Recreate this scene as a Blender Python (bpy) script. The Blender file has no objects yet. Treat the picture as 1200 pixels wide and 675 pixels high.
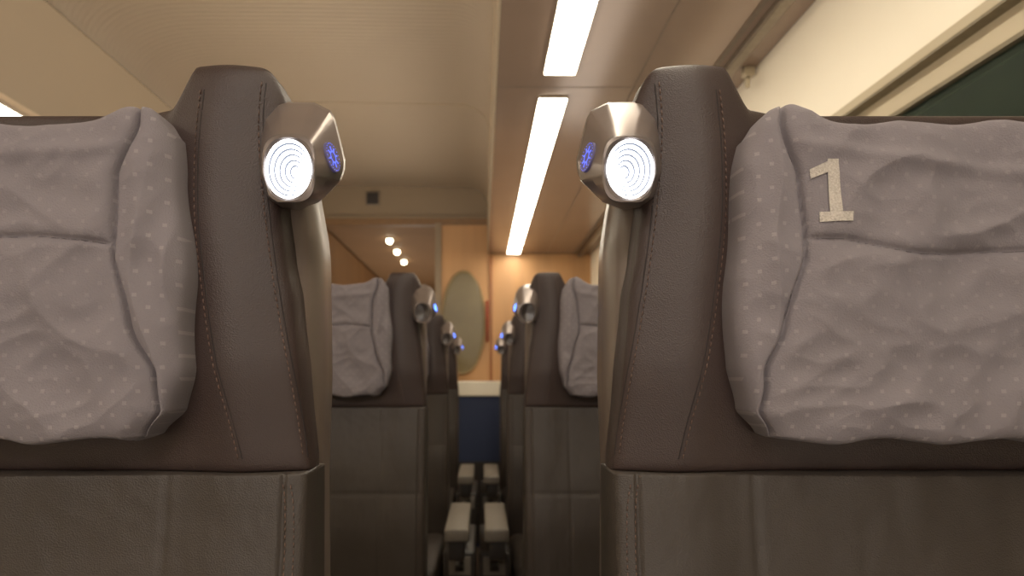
import bpy, bmesh, math, random
from mathutils import Vector, noise
random.seed(4)
scn=bpy.context.scene; C=scn.collection
EYE=1.2; F=700.0; VX=565.0; VY=441.0; X0=-0.0176; YR=0.493
def at(px,py,Y): return Vector(((px-VX)*Y/F, Y, EYE+(VY-py)*Y/F))

# ---------------- materials ----------------
def srgb(r,g,b):
    f=lambda c:(c/255/12.92) if c/255<=0.04045 else ((c/255+0.055)/1.055)**2.4
    return (f(r),f(g),f(b),1)
def mat(name,col,rough=.5,metal=0,nscale=60,var=.12,bump=0,bscale=None,emit=None,estr=0,spec=.5,stretch=None,kind='noise',dist=.001):
    m=bpy.data.materials.new(name); m.use_nodes=True; nt=m.node_tree; N=nt.nodes; L=nt.links
    b=N['Principled BSDF']; tc=N.new('ShaderNodeTexCoord'); mp=N.new('ShaderNodeMapping')
    L.new(tc.outputs['Object'],mp.inputs['Vector'])
    if stretch: mp.inputs['Scale'].default_value=stretch
    n=N.new('ShaderNodeTexNoise'); n.inputs['Scale'].default_value=nscale; n.inputs['Detail'].default_value=4
    L.new(mp.outputs[0],n.inputs['Vector'])
    r=N.new('ShaderNodeValToRGB'); lo=tuple(c*(1-var) for c in col[:3])+(1,); hi=tuple(min(1,c*(1+var)) for c in col[:3])+(1,)
    r.color_ramp.elements[0].color=lo; r.color_ramp.elements[1].color=hi
    r.color_ramp.elements[0].position=.3; r.color_ramp.elements[1].position=.7
    L.new(n.outputs['Fac'],r.inputs[0]); L.new(r.outputs[0],b.inputs['Base Color'])
    b.inputs['Roughness'].default_value=rough; b.inputs['Metallic'].default_value=metal
    b.inputs['Specular IOR Level'].default_value=spec
    if bump:
        if kind=='voronoi':
            t=N.new('ShaderNodeTexVoronoi'); t.inputs['Scale'].default_value=bscale or nscale; h=t.outputs['Distance']
        elif kind=='wave':
            t=N.new('ShaderNodeTexWave'); t.bands_direction='Y'; t.inputs['Scale'].default_value=bscale; h=t.outputs['Fac']
        else:
            t=N.new('ShaderNodeTexNoise'); t.inputs['Scale'].default_value=bscale or nscale; h=t.outputs['Fac']
        L.new(mp.outputs[0],t.inputs['Vector'])
        bp=N.new('ShaderNodeBump'); bp.inputs['Strength'].default_value=bump; bp.inputs['Distance'].default_value=dist
        L.new(h,bp.inputs['Height']); L.new(bp.outputs[0],b.inputs['Normal'])
    if emit: b.inputs['Emission Color'].default_value=emit; b.inputs['Emission Strength'].default_value=estr
    return m
M={}
M['leather']=mat('brown_leather',srgb(55,43,40),.42,nscale=14,var=.07,bump=.3,bscale=900,kind='voronoi',spec=.38)
M['leather2']=mat('dark_grey_leather',srgb(56,49,44),.46,nscale=12,var=.06,bump=.3,bscale=800,kind='voronoi',spec=.34)
M['shell']=mat('taupe_shell',srgb(108,95,86),.34,nscale=6,var=.03)
M['thread']=mat('thread',srgb(96,74,64),.7,nscale=400)
M['seam']=mat('seam_dark',srgb(34,26,25),.8)
M['joint']=mat('joint_brown',srgb(105,90,74),.7)
M['housing']=mat('lamp_housing',srgb(118,106,100),.28,metal=.4,nscale=8,var=.04)
M['housing_dark']=mat('lamp_bezel',srgb(110,100,96),.3,metal=.35)
M['lens']=mat('lamp_lens',srgb(240,245,255),.3,emit=(.90,.95,1,1),estr=9)
M['lens2']=mat('lamp_ring',srgb(80,86,100),.4,emit=(.50,.58,.76,1),estr=.55)
M['lens_off']=mat('lamp_lens_off',srgb(60,52,50),.25)
M['btn']=mat('button_blue_dark',srgb(90,84,108),.4,emit=(.10,.10,.40,1),estr=.12)
M['glyph']=mat('button_glow',srgb(60,80,255),.4,emit=(.12,.18,1,1),estr=1.4)
M['glyph_far']=mat('button_glow_far',srgb(60,100,255),.4,emit=(.08,.22,1,1),estr=14)
M['ceil']=mat('ceiling_beige',srgb(208,187,160),.5,nscale=2,var=.02,bump=.6,bscale=12,kind='wave',dist=.002)
M['fascia']=mat('fascia_beige',srgb(164,147,124),.5,nscale=2,var=.02)
M['header']=mat('header_beige',srgb(138,120,97),.5,nscale=2,var=.02)
M['cream']=mat('cream_wall',srgb(240,231,212),.5,nscale=3,var=.02)
M['rack']=mat('rack_bronze',srgb(144,123,106),.19,nscale=3,var=.04,metal=.15)
M['wood']=mat('orange_wood',srgb(188,144,98),.5,nscale=9,var=.12,stretch=(1,1,.12))
M['strip']=mat('strip_diffuser',srgb(255,240,210),.5,emit=(1,.90,.72,1),estr=18)
M['metal']=mat('grey_metal',srgb(140,128,112),.35,metal=.7)
M['dark']=mat('dark_plastic',srgb(46,40,36),.5)
M['blue']=mat('blue_fabric',srgb(46,56,84),.8,nscale=150,var=.2)
M['carpet']=mat('dark_carpet',srgb(62,50,42),.95,nscale=200,var=.3,bump=.5,bscale=400)
M['arm']=mat('armrest_grey',srgb(112,104,94),.5,nscale=80,var=.06)
M['mirror']=mat('green_glass',srgb(116,103,72),.35,nscale=4,var=.12)
M['mrim']=mat('mirror_rim',srgb(150,128,92),.5)
M['red']=mat('red_paint',srgb(145,50,28),.5)
M['frame']=mat('window_frame',srgb(178,164,138),.5,nscale=3,var=.03)
M['frame2']=mat('window_gasket',srgb(110,98,74),.5)
M['embroid']=mat('number_thread',srgb(176,167,157),.75,nscale=600,var=.2,bump=.9,bscale=900)
M['corr']=mat('corridor_ceiling',srgb(150,116,80),.7,nscale=4,var=.05)
M['spot']=mat('downlight_lens',srgb(255,240,200),.5,emit=(1,.87,.6,1),estr=14)
M['out']=mat('hedge_glow',srgb(60,74,52),.9,nscale=3,var=.5,emit=(.10,.135,.08,1),estr=1.2)  # added emission: the foliage glows faintly so it shows in the dark
M['pseam']=mat('pillow_seam',srgb(92,86,88),.9)
g=mat('window_glass',srgb(140,155,140),.04,nscale=3,var=.1); g.node_tree.nodes['Principled BSDF'].inputs['Transmission Weight'].default_value=.9; g.node_tree.nodes['Principled BSDF'].inputs['IOR'].default_value=1.1
M['glass']=g
def pillow_mat():
    m=bpy.data.materials.new('pillow_fabric'); m.use_nodes=True; nt=m.node_tree; N=nt.nodes; L=nt.links
    b=N['Principled BSDF']; b.inputs['Roughness'].default_value=.9; b.inputs['Sheen Weight'].default_value=.03; b.inputs['Specular IOR Level'].default_value=.12
    tc=N.new('ShaderNodeTexCoord'); sp=N.new('ShaderNodeSeparateXYZ'); L.new(tc.outputs['Object'],sp.inputs[0])
    def mt(op,a,bb=None,c=None):
        n=N.new('ShaderNodeMath'); n.operation=op
        for i,v in enumerate((a,bb,c)):
            if v is None: continue
            if isinstance(v,(int,float)): n.inputs[i].default_value=v
            else: L.new(v,n.inputs[i])
        return n.outputs[0]
    x=mt('MULTIPLY',sp.outputs[0],112.0); z=mt('MULTIPLY',sp.outputs[2],112.0)
    fx=mt('FRACT',x); fz=mt('FRACT',z)
    a=mt('MULTIPLY',mt('LESS_THAN',fx,.32),mt('LESS_THAN',fz,.32))
    par=mt('LESS_THAN',mt('FRACT',mt('MULTIPLY',mt('ADD',mt('FLOOR',x),mt('FLOOR',z)),.5)),.25)
    dots=mt('MULTIPLY',a,par)
    # dots fade gently towards the middle of the cushion
    low=mt('MULTIPLY',mt('SUBTRACT',1.30,sp.outputs[2]),6.0); low.node.use_clamp=True
    gus=mt('MULTIPLY',mt('SUBTRACT',mt('ABSOLUTE',sp.outputs[0]),.09),20.0); gus.node.use_clamp=True
    mask=mt('MAXIMUM',mt('MAXIMUM',mt('MULTIPLY',gus,.8),low),.35)
    dots=mt('MULTIPLY',dots,mask)
    n=N.new('ShaderNodeTexNoise'); n.inputs['Scale'].default_value=8; L.new(tc.outputs['Object'],n.inputs['Vector'])
    r=N.new('ShaderNodeValToRGB'); r.color_ramp.elements[0].color=srgb(116,109,113); r.color_ramp.elements[1].color=srgb(127,120,122)
    L.new(n.outputs['Fac'],r.inputs[0])
    mx=N.new('ShaderNodeMixRGB'); mx.inputs[2].default_value=srgb(176,169,165)
    L.new(mt('MULTIPLY',dots,.28),mx.inputs[0]); L.new(r.outputs[0],mx.inputs[1]); L.new(mx.outputs[0],b.inputs['Base Color'])
    n2=N.new('ShaderNodeTexNoise'); n2.inputs['Scale'].default_value=800; L.new(tc.outputs['Object'],n2.inputs['Vector'])
    bp=N.new('ShaderNodeBump'); bp.inputs['Strength'].default_value=.6; bp.inputs['Distance'].default_value=.001
    L.new(n2.outputs['Fac'],bp.inputs['Height']); L.new(bp.outputs[0],b.inputs['Normal'])
    return m
M['pillow']=pillow_mat()

# ---------------- helpers ----------------
def build(name,bm,m,parent=None,smooth=True,loc=None,sharp=None):
    bmesh.ops.recalc_face_normals(bm,faces=bm.faces)
    if sharp:
        for e in bm.edges:
            if len(e.link_faces)==2 and e.calc_face_angle(0)>sharp: e.smooth=False
    me=bpy.data.meshes.new(name); bm.to_mesh(me); bm.free()
    for p in me.polygons: p.use_smooth=smooth
    for x in (m if isinstance(m,list) else [m]): me.materials.append(x)
    o=bpy.data.objects.new(name,me); C.objects.link(o)
    if parent: o.parent=parent
    if loc: o.location=loc
    return o
def tag(o,label,cat,group=None):
    o['label']=label; o['category']=cat
    if group: o['group']=group
    return o
def thing(name,loc,label,cat,group=None):
    o=bpy.data.objects.new(name,None); o.empty_display_size=.05; C.objects.link(o); o.location=loc
    return tag(o,label,cat,group)
def struct(o): o['kind']='structure'; return o
def box(bm,x0,x1,y0,y1,z0,z1,bev=0,mi=0):
    r=bmesh.ops.create_cube(bm,size=1)
    for v in r['verts']:
        v.co=Vector((x0+(v.co.x+.5)*(x1-x0),y0+(v.co.y+.5)*(y1-y0),z0+(v.co.z+.5)*(z1-z0)))
        for f in v.link_faces: f.material_index=mi
    if bev:
        es=list({e for v in r['verts'] for e in v.link_edges})
        bmesh.ops.bevel(bm,geom=es,offset=bev,segments=3,affect='EDGES',profile=.5)
def bx(*a,bev=0):
    bm=bmesh.new(); box(bm,*a,bev=bev); return bm
def tube(bm,pts,r,n=8):
    rings=[]
    for i,p in enumerate(pts):
        d=(pts[min(i+1,len(pts)-1)]-pts[max(i-1,0)]).normalized()
        a=d.cross(Vector((0,0,1)))
        if a.length<.1: a=d.cross(Vector((1,0,0)))
        a.normalize(); b=d.cross(a)
        rings.append([bm.verts.new(p+(a*math.cos(k*2*math.pi/n)+b*math.sin(k*2*math.pi/n))*r) for k in range(n)])
    for i in range(len(rings)-1):
        for k in range(n): bm.faces.new((rings[i][k],rings[i][(k+1)%n],rings[i+1][(k+1)%n],rings[i+1][k]))
    bm.faces.new(rings[0]); bm.faces.new(rings[-1])
def lerp(tbl,x):
    tbl=sorted(tbl)
    if x<=tbl[0][0]: return tbl[0][1]
    for (a,va),(b,vb) in zip(tbl,tbl[1:]):
        if x<=b:
            k=(x-a)/(b-a); k=k*k*(3-2*k)*.5+k*.5
            return va+(vb-va)*k
    return tbl[-1][1]
def sm(a,b,x):
    k=max(0,min(1,(x-a)/(b-a))); return k*k*(3-2*k)
def gs(x,w): return math.exp(-(x/w)**2)

# cushion-like solid: front and back sheets over (t,z), closed at a rounded rim.  u = distance from the gap's middle, y relative to the row, z relative to eye level
class Slab:
    def __init__(s,uc,half,zb,zt,yf,yb,pu=6,pz=8): s.uc,s.half,s.zb,s.zt,s.yf,s.yb,s.pu,s.pz=uc,half,zb,zt,yf,yb,pu,pz
    def k(s,t,zn): return max(0,1-abs(t)**s.pu)**(1/s.pu)*max(0,1-abs(zn)**s.pz)**(1/s.pz)
    def pt(s,t,zn):
        a,b=s.zb(t),s.zt(t); z=(a+b)/2+zn*(b-a)/2; u=s.uc+t*s.half(z)
        f,bk=s.yf(t,z,u),s.yb(t,z); m=(f+bk)/2; k=s.k(t,zn)
        return u,m-(m-f)*k,m+(bk-m)*k,z
    def front(s,u,z):
        t=(u-s.uc)/s.half(z); t=max(-.999,min(.999,t)); a,b=s.zb(t),s.zt(t); zn=max(-.999,min(.999,(z-(a+b)/2)/((b-a)/2)))
        return s.pt(t,zn)[1]
    def mesh(s,sd,nt=110,nz=80):
        bm=bmesh.new(); fr=[];bk=[]
        for i in range(nt+1):
            a=-1+2*i/nt
            t=math.sin(math.pi/2*a)*.7+.3*a
            rf=[];rb=[]
            for j in range(nz+1):
                c=-1+2*j/nz; zn=math.sin(math.pi/2*c)*.6+.4*c
                u,y1,y2,z=s.pt(t,zn)
                rf.append(bm.verts.new((sd*(u-.375),y1,EYE+z))); rb.append(bm.verts.new((sd*(u-.375),y2,EYE+z)))
            fr.append(rf);bk.append(rb)
        for g_ in (fr,bk):
            for i in range(nt):
                for j in range(nz): bm.faces.new((g_[i][j],g_[i+1][j],g_[i+1][j+1],g_[i][j+1]))
        bmesh.ops.remove_doubles(bm,verts=bm.verts,dist=1e-5)
        return bm

HH=[(-.078,.249),(-.01,.243),(.065,.237),(.10,.231),(.145,.226),(.19,.229),(.25,.242)]
def head_zt(t):
    t=abs(t); z=.219+.034*sm(.59,.67,t)
    return z-.030*sm(.86,1,t)**1.8
head=Slab(.375,lambda z:lerp(HH,z),lambda t:-.080,head_zt,
    lambda t,z,u:.002-(.004+.008*sm(-.07,.02,z))*sm(.44,.62,abs(t))-.008*gs(abs(t)-.78,.13),
    lambda t,z:.050,pu=7,pz=11)
def low_yf(t,z,u):
    y=-.008-.055*sm(-.05,-.42,z)+.02*sm(-.5,-.7,z)
    y-=.006*math.cos(min(1,abs(t)/.55)*math.pi/2)
    y+=.003*gs(abs(t)-.55,.006)+.0016*gs(z+.293,.005)+.003*gs(abs(t)-.925,.007)
    y-=.003*gs(abs(t)-.78,.12)
    y+=.0020*noise.noise(Vector((u*12,z*9,3)))+.0013*noise.noise(Vector((u*38,z*16,9)))+.0010*abs(noise.noise(Vector((u*70,z*40,5))))
    return y
low=Slab(.375,lambda z:.250,lambda t:-.76,lambda t:-.078,low_yf,lambda t,z:.06,pu=12,pz=50)
shell=Slab(.375,lambda z:lerp([(-.8,.238),(-.1,.239),(.0,.243),(.12,.242),(.2,.234)],z),lambda t:-.80,lambda t:.205-.02*abs(t)**6,
    lambda t,z,u:.022,lambda t,z:.128+.02*sm(.1,-.5,z)-.02*sm(.1,.2,z),pu=8,pz=30)
PH=[(-.052,.120),(-.046,.135),(-.026,.153),(.007,.163),(.074,.165),(.16,.158),(.2,.152),(.215,.147)]
TS=[(-.05,.99),(-.03,.96),(0,.90),(.038,.79),(.088,.715),(.15,.755),(.19,.86)]
def make_pillow(seed,sd,seam):
    def yf(t,z,u):
        a=abs(t); ts=lerp(TS,z)
        y=-.047-.003*gs(z-.06,.10)
        if a>ts: y-=.004*math.sin(min(1,(a-ts)/(1-ts))*math.pi)**.8   # side roll
        y+=.007*gs(a-ts,.012)
        w=u-.375
        if a<ts:
            fade=sm(0,.10,ts-a)
            zs=seam(w)
            y+=(.0035*gs(z-zs,.0018)-.002*sm(zs-.001,zs+.008,z))*sm(.0,.05,ts-a)
            n1=noise.noise(Vector((u*12+seed,z*9+u*10,seed)))
            n2=noise.noise(Vector((u*7+z*12,z*22-u*14,seed+7)))
            n3=noise.noise(Vector((u*26-z*14,z*44+u*20,seed+11)))
            calm=1-.8*gs(u-.272,.022)*gs(z-.135,.035) if sd>0 else 1     # the cloth is pulled flat under the sewn number
            y-=fade*calm*(.0045*n1+.0038*(1-abs(n2)*2.4)+.0017*(1-abs(n3)*2.4))
            y-=fade*.0018*math.cos((z*55+abs(w)*35))*gs(a-.45,.3)*(1 if z<zs else .3)
            y-=fade*.003*gs(z-.170+.15*(w+.1)*(1 if sd>0 else .4),.006)*calm
        else:
            n1=noise.noise(Vector((u*26+seed,z*10,seed+3)))
            n2=noise.noise(Vector((u*30+z*10,z*38+seed,seed+5)))
            y-=.0035*n1+.0034*(1-abs(noise.noise(Vector((u*42,z*15+seed,1))))*2.4)+.0022*(1-abs(n2)*2.4)*sm(0,.1,a-ts)
        return y
    return Slab(.375,lambda z:lerp(PH,z)+.0015*math.sin(z*60+seed),lambda t:-.050+.0025*math.sin(t*9+seed),
        lambda t:.192+.016*gs(abs(t)-.84,.16)+.0015*math.sin(t*13+seed)-.012*sm(.92,1,abs(t)),yf,lambda t,z:.012,pu=4.4,pz=8)

def surf_path(sl,pts,off=.0006,step=.002):
    out=[]
    for (u0,z0),(u1,z1) in zip(pts,pts[1:]):
        n=max(2,int(math.hypot(u1-u0,z1-z0)/step))
        for i in range(n):
            u=u0+(u1-u0)*i/n; z=z0+(z1-z0)*i/n; out.append((u,sl.front(u,z)-off,z))
    return out
def smooth_pts(pts,n=10):
    out=[]; P=[pts[0]]+pts+[pts[-1]]
    for i in range(1,len(P)-2):
        for k in range(n):
            t=k/n; a,b,c,d=P[i-1],P[i],P[i+1],P[i+2]
            out.append(tuple(.5*((2*b[j])+(-a[j]+c[j])*t+(2*a[j]-5*b[j]+4*c[j]-d[j])*t*t+(-a[j]+3*b[j]-3*c[j]+d[j])*t**3) for j in range(2)))
    out.append(pts[-1]); return out
import bisect
def stitches(bm,sl,pts,sd,r=.00055,off=.0005,gap=.0058,ln=.0036):
    P=[Vector((sd*(u-.375),y,EYE+z)) for u,y,z in surf_path(sl,smooth_pts(pts),off)]
    acc=[0]
    for a,b in zip(P,P[1:]): acc.append(acc[-1]+(b-a).length)
    def pos(s):
        k=min(len(P)-2,max(0,bisect.bisect(acc,s)-1)); q=(s-acc[k])/max(1e-9,acc[k+1]-acc[k]); return P[k].lerp(P[k+1],q)
    s=0
    while s+ln<acc[-1]:
        tube(bm,[pos(s),pos(s+ln/2)+Vector((0,-.0004,0)),pos(s+ln)],r,5); s+=gap
def seamline(bm,sl,pts,sd,r=.0006,off=-.0002):
    P=[Vector((sd*(u-.375),y,EYE+z)) for u,y,z in surf_path(sl,smooth_pts(pts),off,.004)]
    tube(bm,P,r,5)
def U(px,Y): return (VX-px)*Y/F+X0         # left-hand pixels to distance from the gap's middle
def Zp(py,Y): return (VY-py)*Y/F

# ---------------- reading lamp ----------------
def make_lamp(sd,root):
    S=[(306,150),(309,134),(325,119),(368,120),(388,130),(393,139),(405,188),(404,200),(400,212),(374,237),(350,246),(330,243),(314,232),(303,200)]
    c=(338,198); N_=120
    def ray(poly,a):
        dx,dy=math.cos(a),-math.sin(a); best=0
        for (x0,y0),(x1,y1) in zip(poly,poly[1:]+poly[:1]):
            ex,ey=x1-x0,y1-y0; den=dx*ey-dy*ex
            if abs(den)<1e-9: continue
            t=((x0-c[0])*ey-(y0-c[1])*ex)/den; s=((x0-c[0])*dy-(y0-c[1])*dx)/den
            if t>0 and -1e-6<=s<=1+1e-6: best=max(best,t)
        return best
    A_=[2*math.pi*k/N_ for k in range(N_)]
    rs=[ray(S,a) for a in A_]
    def ellr(a_,b_,a,p=2): return 1/((abs(math.cos(a))/a_)**p+(abs(math.sin(a))/b_)**p)**(1/p)
    hole=[ellr(27.5,35,a) for a in A_]
    rr_=[min(ellr(31.5,39.5,a,3.4),rs[k]-2) for k,a in enumerate(A_)]
    # the mouth of the lamp is turned: its inner edge stands forward, its pillow-side edge lies back
    def P(px,py,y): Y=YR+y; return Vector((sd*(U(px,Y)-.375),y,EYE+Zp(py,Y)))
    def at_r(k,r,y): a=A_[k%N_]; return P(c[0]+math.cos(a)*r,c[1]-math.sin(a)*r,y)
    def mix(k,w,y): k%=N_; return at_r(k,rr_[k]+w*(rs[k]-rr_[k]),y)
    tl=lambda k,s=1:-.0045*math.cos(A_[k%N_])*s
    loops=[[at_r(k,hole[k]*.99,-.0255) for k in range(N_)],[at_r(k,hole[k],-.0335+tl(k)) for k in range(N_)],
        [at_r(k,.5*(hole[k]+rr_[k]),-.0355+tl(k)) for k in range(N_)],
        [at_r(k,rr_[k]-.6,-.035+tl(k)) for k in range(N_)],[mix(k,.05,-.033+tl(k)) for k in range(N_)],
        [mix(k,.5,-.0185+tl(k,.5)) for k in range(N_)],[mix(k,.94,-.003) for k in range(N_)],[mix(k,1.0,.003) for k in range(N_)],[mix(k,.98,.034) for k in range(N_)],[at_r(k,rs[k]*.8,.048) for k in range(N_)]]
    bm=bmesh.new(); VV=[[bm.verts.new(p) for p in lp] for lp in loops]
    for i in range(len(VV)-1):
        for k in range(N_):
            f=bm.faces.new((VV[i][k],VV[i][(k+1)%N_],VV[i+1][(k+1)%N_],VV[i+1][k])); f.material_index=1 if i<4 else 0
    bm.faces.new(VV[-1])
    lamp=build('reading_lamp',bm,[M['housing'],M['housing_dark']],root,sharp=.30)
    lamp['label']='bronze brown faceted adjustable reading lamp'
    bm=bmesh.new()
    prof=[(1.01,-.0260)]; r=.90
    for i in range(5): prof+= [(r,-.0260+i*.0008),(r-.065,-.0256+i*.0008)]; r-=.165
    prof.append((.0001,-.0216))
    rr=[[P(c[0]+27.5*r*math.cos(a)+26*(1-r)*.40,c[1]-35*r*math.sin(a)+33*(1-r)*.15,y) for a in A_[::2]] for r,y in prof]
    rr=[[bm.verts.new(p) for p in q] for q in rr]; n2=len(rr[0])
    for i in range(len(rr)-1):
        for k in range(n2):
            f=bm.faces.new((rr[i][k],rr[i][(k+1)%n2],rr[i+1][(k+1)%n2],rr[i+1][k])); f.material_index=1 if i in(1,3,5,7,9) else 0
    bm.faces.new(rr[-1])
    build('lens',bm,[M['lens'],M['lens2']],lamp,smooth=False)['label']='glowing white lens with concentric ridges'
    ka=5
    A=mix(ka,.05,-.033+tl(ka)); B=mix(ka,.94,-.003); D1=mix(ka+7,.5,-.0185+tl(ka+7,.5)); D2=mix(ka-7,.5,-.0185+tl(ka-7,.5))
    e1=(B-A).normalized(); e2=(D1-D2); n=e1.cross(e2).normalized()
    if n.y>0: n=-n
    e2=n.cross(e1).normalized(); o=A.lerp(B,.56)+n*.0013
    def disc(bm,r0,r1,off,n_=32):
        ra=[bm.verts.new(o+n*off+e1*r0*.8*math.cos(t*2*math.pi/n_)+e2*r0*1.1*math.sin(t*2*math.pi/n_)) for t in range(n_)]
        rb=[bm.verts.new(o+n*off+e1*r1*.8*math.cos(t*2*math.pi/n_)+e2*r1*1.1*math.sin(t*2*math.pi/n_)) for t in range(n_)] if r1 else None
        if rb:
            for t in range(n_): bm.faces.new((ra[t],ra[(t+1)%n_],rb[(t+1)%n_],rb[t]))
        else: bm.faces.new(ra)
        return ra
    bm=bmesh.new(); ra=disc(bm,.0105,0,0)
    rb=[bm.verts.new(v.co-n*.004) for v in ra]
    for t in range(32): bm.faces.new((ra[t],ra[(t+1)%32],rb[(t+1)%32],rb[t]))
    build('button',bm,M['btn'],lamp,False)['label']='round dark blue touch button'
    bm=bmesh.new(); disc(bm,.0044,.0035,.0005)
    for q in range(8):
        t=q*math.pi/4; d=e1*.8*math.cos(t)+e2*1.1*math.sin(t); w=(e1*-math.sin(t)+e2*math.cos(t))*.0006
        vs=[o+n*.0005+d*.0044+w,o+n*.0005+d*.0074+w,o+n*.0005+d*.0074-w,o+n*.0005+d*.0044-w]
        bm.faces.new([bm.verts.new(v) for v in vs])
    for q in range(24):      # faint dotted oval around the gear
        t=q*math.pi/12; p0=o+n*.0005+(e1*.8*math.cos(t)+e2*1.1*math.sin(t))*.0096
        bm.faces.new([bm.verts.new(p0+e1*.0004*math.cos(j*math.pi/3)+e2*.0004*math.sin(j*math.pi/3)) for j in range(6)])
    build('gear_symbol',bm,M['glyph'],lamp,False)['label']='glowing blue gear shaped symbol'
    return lamp

# ---------------- one seat (sd=+1 right of the gap, -1 left) ----------------
def ubox(bm,sd,u0,u1,y0,y1,z0,z1,bev=0,mi=0):
    a,b=sorted((sd*(u0-.375),sd*(u1-.375))); box(bm,a,b,y0,y1,EYE+z0,EYE+z1,bev,mi)
def make_seat(sd,seed,number=False):
    root=thing('train_seat',(X0+sd*.375,YR,0),'x','seat','reclining train seats in rows facing the camera')
    h=build('headrest',head.mesh(sd,170,90),M['leather'],root); h['label']='dark brown winged leather headrest'
    s1=[(U(x,.482),Zp(y,.482)) for x,y in((238,108),(232,180),(232,260),(240,340),(252,420),(268,490),(278,540))]
    s2=[(U(x,.485),Zp(y,.485)) for x,y in((308,98),(304,150),(307,220),(316,300),(328,380),(338,440),(346,500),(350,540))]
    for s in (s1,s2):
        bm=bmesh.new(); stitches(bm,head,s,sd,r=.0005); build('stitching',bm,M['thread'],h)
        bm=bmesh.new(); seamline(bm,head,[(u-.003,z) for u,z in s],sd); build('seam',bm,M['seam'],h)
    b=build('backrest',low.mesh(sd,170,170),M['leather2'],root); b['label']='dark grey leather back panel'
    for uu in (.134,.1405):
        bm=bmesh.new(); stitches(bm,low,[(uu+.004,-.088),(uu,-.13),(uu,-.3),(uu,-.6)],sd,r=.0005)
        build('stitching',bm,M['thread'],b)
    sh=build('back_shell',shell.mesh(sd,60,60),M['shell'],root); sh['label']='taupe plastic shell behind the leather'
    seam=(lambda w:.100-.004*math.sin(w*30)) if sd<0 else (lambda w:.102-.010*sm(-.09,-.03,w)+.001*math.sin(w*40))
    pl=make_pillow(seed,sd,seam)
    p=build('headrest_pillow',pl.mesh(sd,240,210),M['pillow'],root); p['label']='lavender grey fabric pillow with stitched side rolls'
    ks=[( .375-lerp(TS,z)*lerp(PH,z),z) for z in [ -.02+.0225*i for i in range(10)]]
    for q in (ks,[(.75-u,z) for u,z in ks],[(.375+w*.001,seam(w*.001)) for w in range(-112,113,8)]):
        bm=bmesh.new(); seamline(bm,pl,q,sd,.0005,.0); build('seam',bm,M['pseam'],p)
    if number:
        bm=bmesh.new()
        # flag, stem and foot, each a fine grid laid on the cloth
        for Q in (((953,196),(975,186),(975,199),(954,207)),((973,184),(986,184),(989,250),(975,250)),((963,247),(1001,247),(1001,258),(963,259))):
            nn=26; V=[]
            for i in range(nn+1):
                row=[]
                for j in range(nn+1):
                    a=i/nn; b_=j/nn
                    x=(Q[0][0]*(1-a)+Q[1][0]*a)*(1-b_)+(Q[3][0]*(1-a)+Q[2][0]*a)*b_
                    y=(Q[0][1]*(1-a)+Q[1][1]*a)*(1-b_)+(Q[3][1]*(1-a)+Q[2][1]*a)*b_
                    u=(x-VX)*.438/F-X0; z=Zp(y,.438)
                    row.append(bm.verts.new((sd*(u-.375),pl.front(u,z)-.0012,EYE+z)))
                V.append(row)
            for i in range(nn):
                for j in range(nn): bm.faces.new((V[i][j],V[i+1][j],V[i+1][j+1],V[i][j+1]))
        build('number_one',bm,M['embroid'],p)['label']='pale stitched number 1'
    make_lamp(sd,root)
    bm=bmesh.new(); ubox(bm,sd,.13,.62,-.52,-.02,-.80,-.66,.04); build('seat_cushion',bm,M['leather2'],root)
    bm=bmesh.new(); ubox(bm,sd,.026,.106,-.62,-.20,-.545,-.50,.008)
    a=build('armrest',bm,M['arm'],root); bm=bmesh.new(); ubox(bm,sd,.040,.096,-.60,-.06,-.61,-.545,.006); build('armrest_support',bm,M['dark'],a)
    bm=bmesh.new(); ubox(bm,sd,.006,.118,-.50,-.10,-.80,-.61,.01); cbox=build('console',bm,M['dark'],root)
    bm=bmesh.new(); ubox(bm,sd,.022,.098,-.506,-.498,-.69,-.625,.003); ubox(bm,sd,.044,.076,-.5075,-.505,-.675,-.64,0,1); build('power_socket',bm,[M['arm'],M['dark']],cbox)
    bm=bmesh.new(); ubox(bm,sd,.620,.655,-.5,-.03,-.535,-.50,.012); build('armrest',bm,M['arm'],root)
    bm=bmesh.new(); ubox(bm,sd,.622,.652,-.46,0,-.82,-.53,.012); build('armrest_support',bm,M['shell'],root)
    bm=bmesh.new(); ubox(bm,sd,.16,.59,-.45,.02,-.86,-.78,.02); ubox(bm,sd,.28,.47,-.38,-.05,-1.17,-.85,.02); ubox(bm,sd,.22,.53,-.42,0,-1.2,-1.165,.008)
    build('pedestal',bm,M['dark'],root)
    return root
def dup(root,loc,label):
    r=root.copy(); C.objects.link(r); r.location=loc; r['label']=label
    for ch in list(root.children):
        c=ch.copy(); C.objects.link(c); c.parent=r
        if ch.name.startswith('headrest_pillow'):      # pillows of the farther seats sit higher and fuller
            c.scale=(1,1,1.16); c.location=(0,0,(1-1.16)*(EYE-.05))
        elif ch.name.startswith('headrest'):
            c.scale=(1,1,1.04); c.location=(0,0,(1-1.04)*(EYE-.078))
        for g_ in list(ch.children):
            if g_.name.startswith('number_one'): continue
            d=g_.copy(); C.objects.link(d); d.parent=c
            if g_.name.startswith('lens'):
                for sl in d.material_slots: sl.link='OBJECT'; sl.material=M['lens_off']
                d['label']='unlit dark lens'
            if g_.name.startswith('gear'):
                d.material_slots[0].link='OBJECT'; d.material_slots[0].material=M['glyph_far']
    return r
PITCH=1.04
L1=make_seat(-1,2.3); R1=make_seat(1,5.1,True)
L1['label']='large nearest seat left of the gap, plain lavender grey headrest pillow, lamp lit'
R1['label']='large nearest seat right of the gap with pale number 1 on its pillow'
ordn=['second','third','fourth and farthest']
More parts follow.
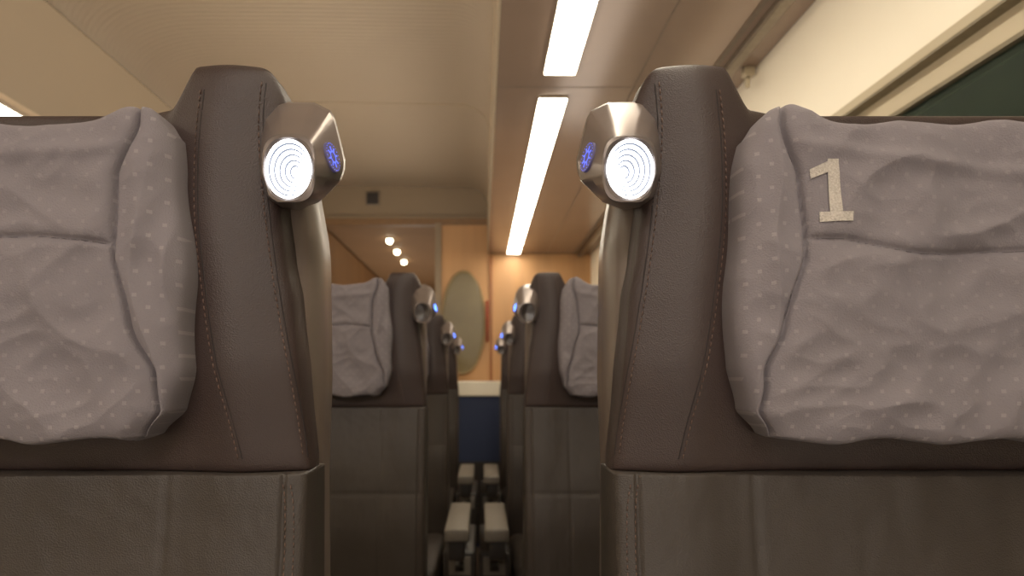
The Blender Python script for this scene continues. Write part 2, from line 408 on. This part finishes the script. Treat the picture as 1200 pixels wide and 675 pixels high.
for i in range(3):
    y=YR+PITCH*(i+1)
    dup(L1,(X0-.375,y,0),f'{ordn[i]} seat back from the camera on the left of the gap')
    dup(R1,(X0+.375,y,0),f'{ordn[i]} seat back from the camera on the right of the gap')
bpy.context.view_layer.update()

# ---------------- setting ----------------
YB=4.4; Y0=-2.5; XW=.80; XL=-2.2; ZR=.90; XR=.04; XLr=-1.44
struct(build('floor',bx(XL-.1,XW+.1,Y0,9,-.1,0),M['carpet'],smooth=False))
def extrude(name,prof,y0,y1,m,th=.02):
    bm=bmesh.new(); a=[bm.verts.new((x,y0,EYE+z)) for x,z in prof]; b=[bm.verts.new((x,y1,EYE+z)) for x,z in prof]
    for i in range(len(prof)-1): bm.faces.new((a[i],a[i+1],b[i+1],b[i]))
    bmesh.ops.solidify(bm,geom=list(bm.faces),thickness=th)
    return build(name,bm,m)
prof=[(XLr,1.24)]+[(XLr+.30-.30*math.cos(k*math.pi/20),1.24+.16*math.sin(k*math.pi/20)) for k in range(1,10)]+[(XLr+.34,1.402),(-.7,1.40),(-.14,1.39)]+[(XR-.16+.16*math.sin(k*math.pi/20),1.25+.14*math.cos(k*math.pi/20)) for k in range(1,10)]+[(XR,1.24)]
struct(extrude('ceiling',prof,Y0,YB,M['ceil']))
bm=bmesh.new()
for yy in (3.05,-1.0): tube(bm,[Vector((x,yy,EYE+z-.001)) for x,z in prof],.0025,6)
struct(build('trim_1',bm,mat('joint_line',srgb(160,138,108),.7)))
zt=EYE+.588; z2=EYE+.509
struct(build('wall_right',bx(XW,XW+.05,Y0,YB,zt,2.7),M['cream'],smooth=False))
struct(build('wall_right_lower',bx(XW,XW+.05,Y0,YB,0,EYE-.25),M['cream'],smooth=False))
struct(build('wall_right_end',bx(XW,XW+.05,3.3,YB,EYE-.25,zt),M['cream'],smooth=False))
struct(build('wall_left',bx(XL-.05,XL,Y0,YB,0,2.7),M['cream'],smooth=False))
struct(build('wall_back',bx(XL,XW,Y0-.05,Y0,0,2.7),M['cream'],smooth=False))
w=struct(bpy.data.objects.new('window_1',None)); C.objects.link(w); w.location=(XW,.4,EYE)
def wpart(name,bm,m):
    o=build(name,bm,m,w,False); o.location=(-XW,-.4,-EYE); return o
bm=bmesh.new(); zb=EYE-.25; z1=zb+.08; yw0,yw1=Y0,3.3
for i,(a,b,d) in enumerate(((zt,zt-.022,-.012),(zt-.022,zt-.055,.008),(zt-.055,z2,-.002))): box(bm,XW+d,XW+.05,yw0,yw1,min(a,b),max(a,b))
box(bm,XW-.01,XW+.05,yw0,yw1,zb,z1); box(bm,XW-.008,XW+.05,yw1-.09,yw1,z1,z2)
wpart('window_frame',bm,M['frame'])
bm=bmesh.new(); box(bm,XW-.016,XW+.02,yw0,yw1,zt-.026,zt-.021); box(bm,XW-.006,XW+.03,yw0,yw1,z2-.008,z2)
wpart('gasket',bm,M['frame2'])
wpart('glass_pane',bx(XW+.004,XW+.010,yw0,yw1-.09,z1,z2-.008),M['glass'])
bm=bmesh.new()
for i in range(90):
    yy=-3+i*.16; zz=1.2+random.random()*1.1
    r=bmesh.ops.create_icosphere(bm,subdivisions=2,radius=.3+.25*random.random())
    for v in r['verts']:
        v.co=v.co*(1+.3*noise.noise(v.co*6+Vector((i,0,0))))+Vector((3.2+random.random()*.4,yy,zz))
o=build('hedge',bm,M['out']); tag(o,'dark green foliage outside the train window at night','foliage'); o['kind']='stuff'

def rack(sdx,edge,wall,label,m):
    a,b=sorted((edge,wall-.002*sdx))
    r=thing('luggage_rack',((a+b)/2,1,EYE+ZR),label,'luggage rack')
    def rp(name,bm,m,smooth=False):
        o=build(name,bm,m,r,smooth); o.location=-Vector(r.location); return o
    if sdx<0:
        rp('underside_panel',bx(a,b-.12,Y0+.01,YB-.01,EYE+ZR,EYE+ZR+.03),m)
        bm=bmesh.new(); pr=[(edge,1.238),(edge-.04,1.238),(edge-.16,.905),(edge-.13,.893)]
        A=[bm.verts.new((x,Y0+.01,EYE+z)) for x,z in pr]; B=[bm.verts.new((x,YB-.01,EYE+z)) for x,z in pr]
        for i in range(4): bm.faces.new((A[i],A[(i+1)%4],B[(i+1)%4],B[i]))
        bm.faces.new(A); bm.faces.new(B)
        rp('front_fascia',bm,M['fascia']); return r
    bm=bmesh.new(); box(bm,a,b,Y0+.01,YB-.01,EYE+ZR,EYE+ZR+.03); rp('underside_panel',bm,m)
    rp('front_fascia',bx(edge-.002,edge+.006,Y0+.01,YB-.01,EYE+ZR-.002,EYE+1.235,bev=.001),M['fascia'])
    for off in (.43,):
        x=edge+sdx*off; rp('panel_joint',bx(x,x+.003,Y0+.01,YB-.01,EYE+ZR-.001,EYE+ZR+.002),M['joint'])
    for yy in (1.86,): rp('panel_joint',bx(a,b,yy-.002,yy+.002,EYE+ZR-.0005,EYE+ZR+.002),M['joint'])
    x=edge+sdx*.66
    rp('edge_rail',bx(x,x+.035,Y0+.01,YB-.01,EYE+ZR-.022,EYE+ZR+.001,bev=.006),M['metal'])
    x2=x-.03; rp('rail_groove',bx(x2,x2+.014,Y0+.01,YB-.01,EYE+ZR-.004,EYE+ZR+.001),M['joint'])
    return r
rack(1,XR,XW,'bronze overhead luggage rack above the right window with two glowing strips beneath',M['rack'])
rack(-1,XLr,XL,'overhead luggage rack at the far left edge beyond the aisle',M['ceil'])
def strip(x0,x1,y0,y1,label):
    r=thing('light_strip',((x0+x1)/2,(y0+y1)/2,EYE+ZR),label,'light','long ceiling light strips')
    bm=bmesh.new(); box(bm,x0,x1,y0,y1,EYE+ZR-.010,EYE+ZR-.0005,bev=.003); o=build('diffuser',bm,M['strip'],r); o.location=-Vector(r.location)
    bm=bmesh.new()
    box(bm,x0-.004,x0-.0005,y0,y1,EYE+ZR-.006,EYE+ZR); box(bm,x1+.0005,x1+.004,y0,y1,EYE+ZR-.006,EYE+ZR); box(bm,x0,x1,y0-.006,y0-.0005,EYE+ZR-.006,EYE+ZR); box(bm,x0,x1,y1+.0005,y1+.006,EYE+ZR-.006,EYE+ZR)
    o=build('rim',bm,M['metal'],r,False); o.location=-Vector(r.location)
strip(.184,.274,-2.2,1.765,'nearer glowing light strip at the top of the picture, right of the ceiling')
strip(.184,.274,1.925,YB-.06,'farther glowing light strip running down to the orange wood wall')
strip(-1.672,-1.586,-2.2,YB-.06,'sliver of light strip at the far left edge above the seat')
hk=thing('coat_hook',(.775,1.74,EYE+.885),'small beige coat hook hanging from the right rack rail','hook')
bm=bmesh.new(); tube(bm,[Vector((0,0,.012)),Vector((-.002,0,-.02)),Vector((-.008,-.012,-.045)),Vector((-.016,-.028,-.05)),Vector((-.02,-.04,-.035))],.007,10)
build('hook_arm',bm,M['frame'],hk); build('hook_plate',bx(-.016,.016,-.012,.012,-.012,.014,bev=.003),M['frame'],hk)

# bulkhead, doorway to the corridor (aisle centre -.77)
bm=bmesh.new(); zt2=EYE+1.125
box(bm,-.30,XR+.02,YB,YB+.06,0,zt2); box(bm,XR+.02,XW,YB,YB+.06,0,EYE+ZR); box(bm,XL,-1.24,YB,YB+.06,0,zt2)
struct(build('wall_front',bm,M['wood'],smooth=False))
struct(build('wall_front_header',bx(XL,XR+.02,YB+.001,YB+.06,zt2+.05,EYE+1.42),M['header'],smooth=False))
bm=bmesh.new(); box(bm,XL,XR+.02,YB-.02,YB+.06,zt2+.036,zt2+.05); box(bm,-.345,-.30,YB-.02,YB+.07,0,zt2); box(bm,-1.24,-1.195,YB-.02,YB+.07,0,zt2)
struct(build('trim_2',bm,M['header'],smooth=False))
struct(build('trim_3',bx(XL,XR+.02,YB-.01,YB+.05,zt2-.012,zt2+.035),mat('bronze_band',srgb(125,95,64),.4),smooth=False))
struct(build('trim_4',bx(XR+.015,XR+.035,YB-.02,YB,0,EYE+ZR-.01),mat('corner_trim',srgb(150,95,50),.4),smooth=False))
cw=mat('corridor_wood',srgb(158,122,84),.6,nscale=9,var=.1,stretch=(1,1,.12))
struct(build('wall_corridor_right',bx(-.345,-.30,YB+.07,8,0,EYE+1.125),cw,smooth=False))
struct(build('wall_corridor_left',bx(-1.24,-1.195,YB+.07,8,0,EYE+1.125),cw,smooth=False))
struct(build('wall_corridor_end',bx(-1.24,-.30,8,8.05,0,EYE+1.2),cw,smooth=False))
struct(build('ceiling_corridor',bx(-1.24,-.30,YB+.06,8.05,EYE+1.15,EYE+1.2),M['corr'],smooth=False))
for i,(yy,nm) in enumerate(((5.0,'nearest and highest'),(5.44,'middle'),(5.92,'farthest and lowest'))):
    t=thing('downlight',(-.775,yy,EYE+1.15),f'{nm} of three small round downlights in the corridor beyond the doorway','light','corridor downlights')
    bm=bmesh.new(); bmesh.ops.create_uvsphere(bm,u_segments=24,v_segments=12,radius=.026)
    build('lens',bm,M['spot'],t,True,(0,0,-.016))
    bm=bmesh.new()
    ra=[[bm.verts.new((r*math.cos(k*math.pi/12),r*math.sin(k*math.pi/12),z)) for k in range(24)] for r,z in((.028,-.006),(.038,-.006),(.042,0))]
    for a,b in zip(ra,ra[1:]):
        for k in range(24): bm.faces.new((a[k],a[(k+1)%24],b[(k+1)%24],b[k]))
    build('ring',bm,M['dark'],t)
p=at(437,233,YB); t=thing('speaker_panel',p,'small dark square panel on the beige header above the doorway','panel')
build('frame',bx(-.052,.052,-.012,.0,-.05,.05,bev=.004),M['metal'],t,False); build('grille',bx(-.042,.042,-.016,-.011,-.042,.042,bev=.002),M['dark'],t,False)
p=at(543,378,YB-.01); t=thing('oval_mirror',p,'tall oval greenish glass panel with pale rim on the orange wood wall','mirror')
def ell(bm,prof,n=48):
    rr=[[bm.verts.new(((.152+d)*math.cos(k*2*math.pi/n),y,(.37+d)*math.sin(k*2*math.pi/n))) for k in range(n)] for d,y in prof]
    for a,b in zip(rr,rr[1:]):
        for k in range(n): bm.faces.new((a[k],a[(k+1)%n],b[(k+1)%n],b[k]))
    return rr
bm=bmesh.new(); ell(bm,[(0,.008),(0,-.006),(.007,-.010),(.014,-.006),(.014,.008)]); build('rim',bm,M['mrim'],t)
bm=bmesh.new(); rr=ell(bm,[(.0,-.004),(-.01,-.006)]); bm.faces.new(rr[-1]); build('glass',bm,M['mirror'],t,False)
p=at(571,378,YB-.04); t=thing('grab_bar',p,'thin red vertical bar on the wood wall beside the oval glass','bar')
bm=bmesh.new(); tube(bm,[Vector((0,0,-.14)),Vector((0,0,.16))],.008,12); build('bar',bm,M['red'],t)
for i,z in enumerate((-.12,.14)):
    bm=bmesh.new(); tube(bm,[Vector((0,.0,z)),Vector((0,.038,z))],.006,8); build('bracket',bm,M['metal'],t)
t=thing('cabinet',(-.02,4.2,0),'dark blue cabinet with cream top band at the end of the gap','cabinet')
build('body',bx(-.17,.17,0,.16,.0,EYE-.14,bev=.004),M['blue'],t,False)
build('top',bx(-.18,.18,-.012,.17,EYE-.14,EYE-.035,bev=.008),M['cream'],t,False)
build('kick_plate',bx(-.168,.168,-.006,.0,.03,EYE-.60),M['dark'],t,False)

# ---------------- lights ----------------
def area(name,loc,rot,sx,sy,pw,col):
    l=bpy.data.lights.new(name,'AREA'); l.shape='RECTANGLE'; l.size=sx; l.size_y=sy; l.energy=pw; l.color=col
    o=bpy.data.objects.new(name,l); C.objects.link(o); o.location=loc; o.rotation_euler=rot; return o
W=(1,.89,.75)
area('aisle_fill',(-.72,.9,EYE+.45),(math.radians(180),0,0),.7,6.2,32,W)  # added fill without a fixture, brightens ceiling and rack undersides
area('fill_behind_low',(.1,-1.0,EYE-.2),(math.radians(150),0,0),1.2,1.0,8,(1,.90,.80))  # added fill behind the camera, lifts racks, walls and seats from below
area('fill_behind_high',(-.3,-1.6,EYE+1.15),(math.radians(50),0,0),1.1,.35,24,(1,.93,.87))  # added fill behind the camera for seat fronts and pillows
area('window_side_fill',(.50,2.0,EYE+.30),(math.radians(180),math.radians(-10),0),.2,3.0,4,(1,.90,.78))  # added upward fill below the right rack, no fixture there
area('corridor_fill',(-.77,6.2,EYE+.1),(math.radians(180),0,0),.5,2.6,8,W)  # unseen fill added to brighten the corridor walls and ceiling
wd=bpy.data.worlds.new('World'); scn.world=wd; wd.use_nodes=True
wd.node_tree.nodes['Background'].inputs[0].default_value=(.9,.8,.65,1); wd.node_tree.nodes['Background'].inputs[1].default_value=.02

cam=bpy.data.cameras.new('Camera'); cam.sensor_width=36; cam.lens=F/1200*36; cam.shift_x=35/1200; cam.shift_y=103.5/1200; cam.clip_start=.01
cam.dof.use_dof=True; cam.dof.focus_distance=.47; cam.dof.aperture_fstop=6.5
co=bpy.data.objects.new('Camera',cam); C.objects.link(co); co.location=(0,0,EYE); co.rotation_euler=(math.radians(90),0,0)
scn.camera=co
scn.view_settings.view_transform='Standard'
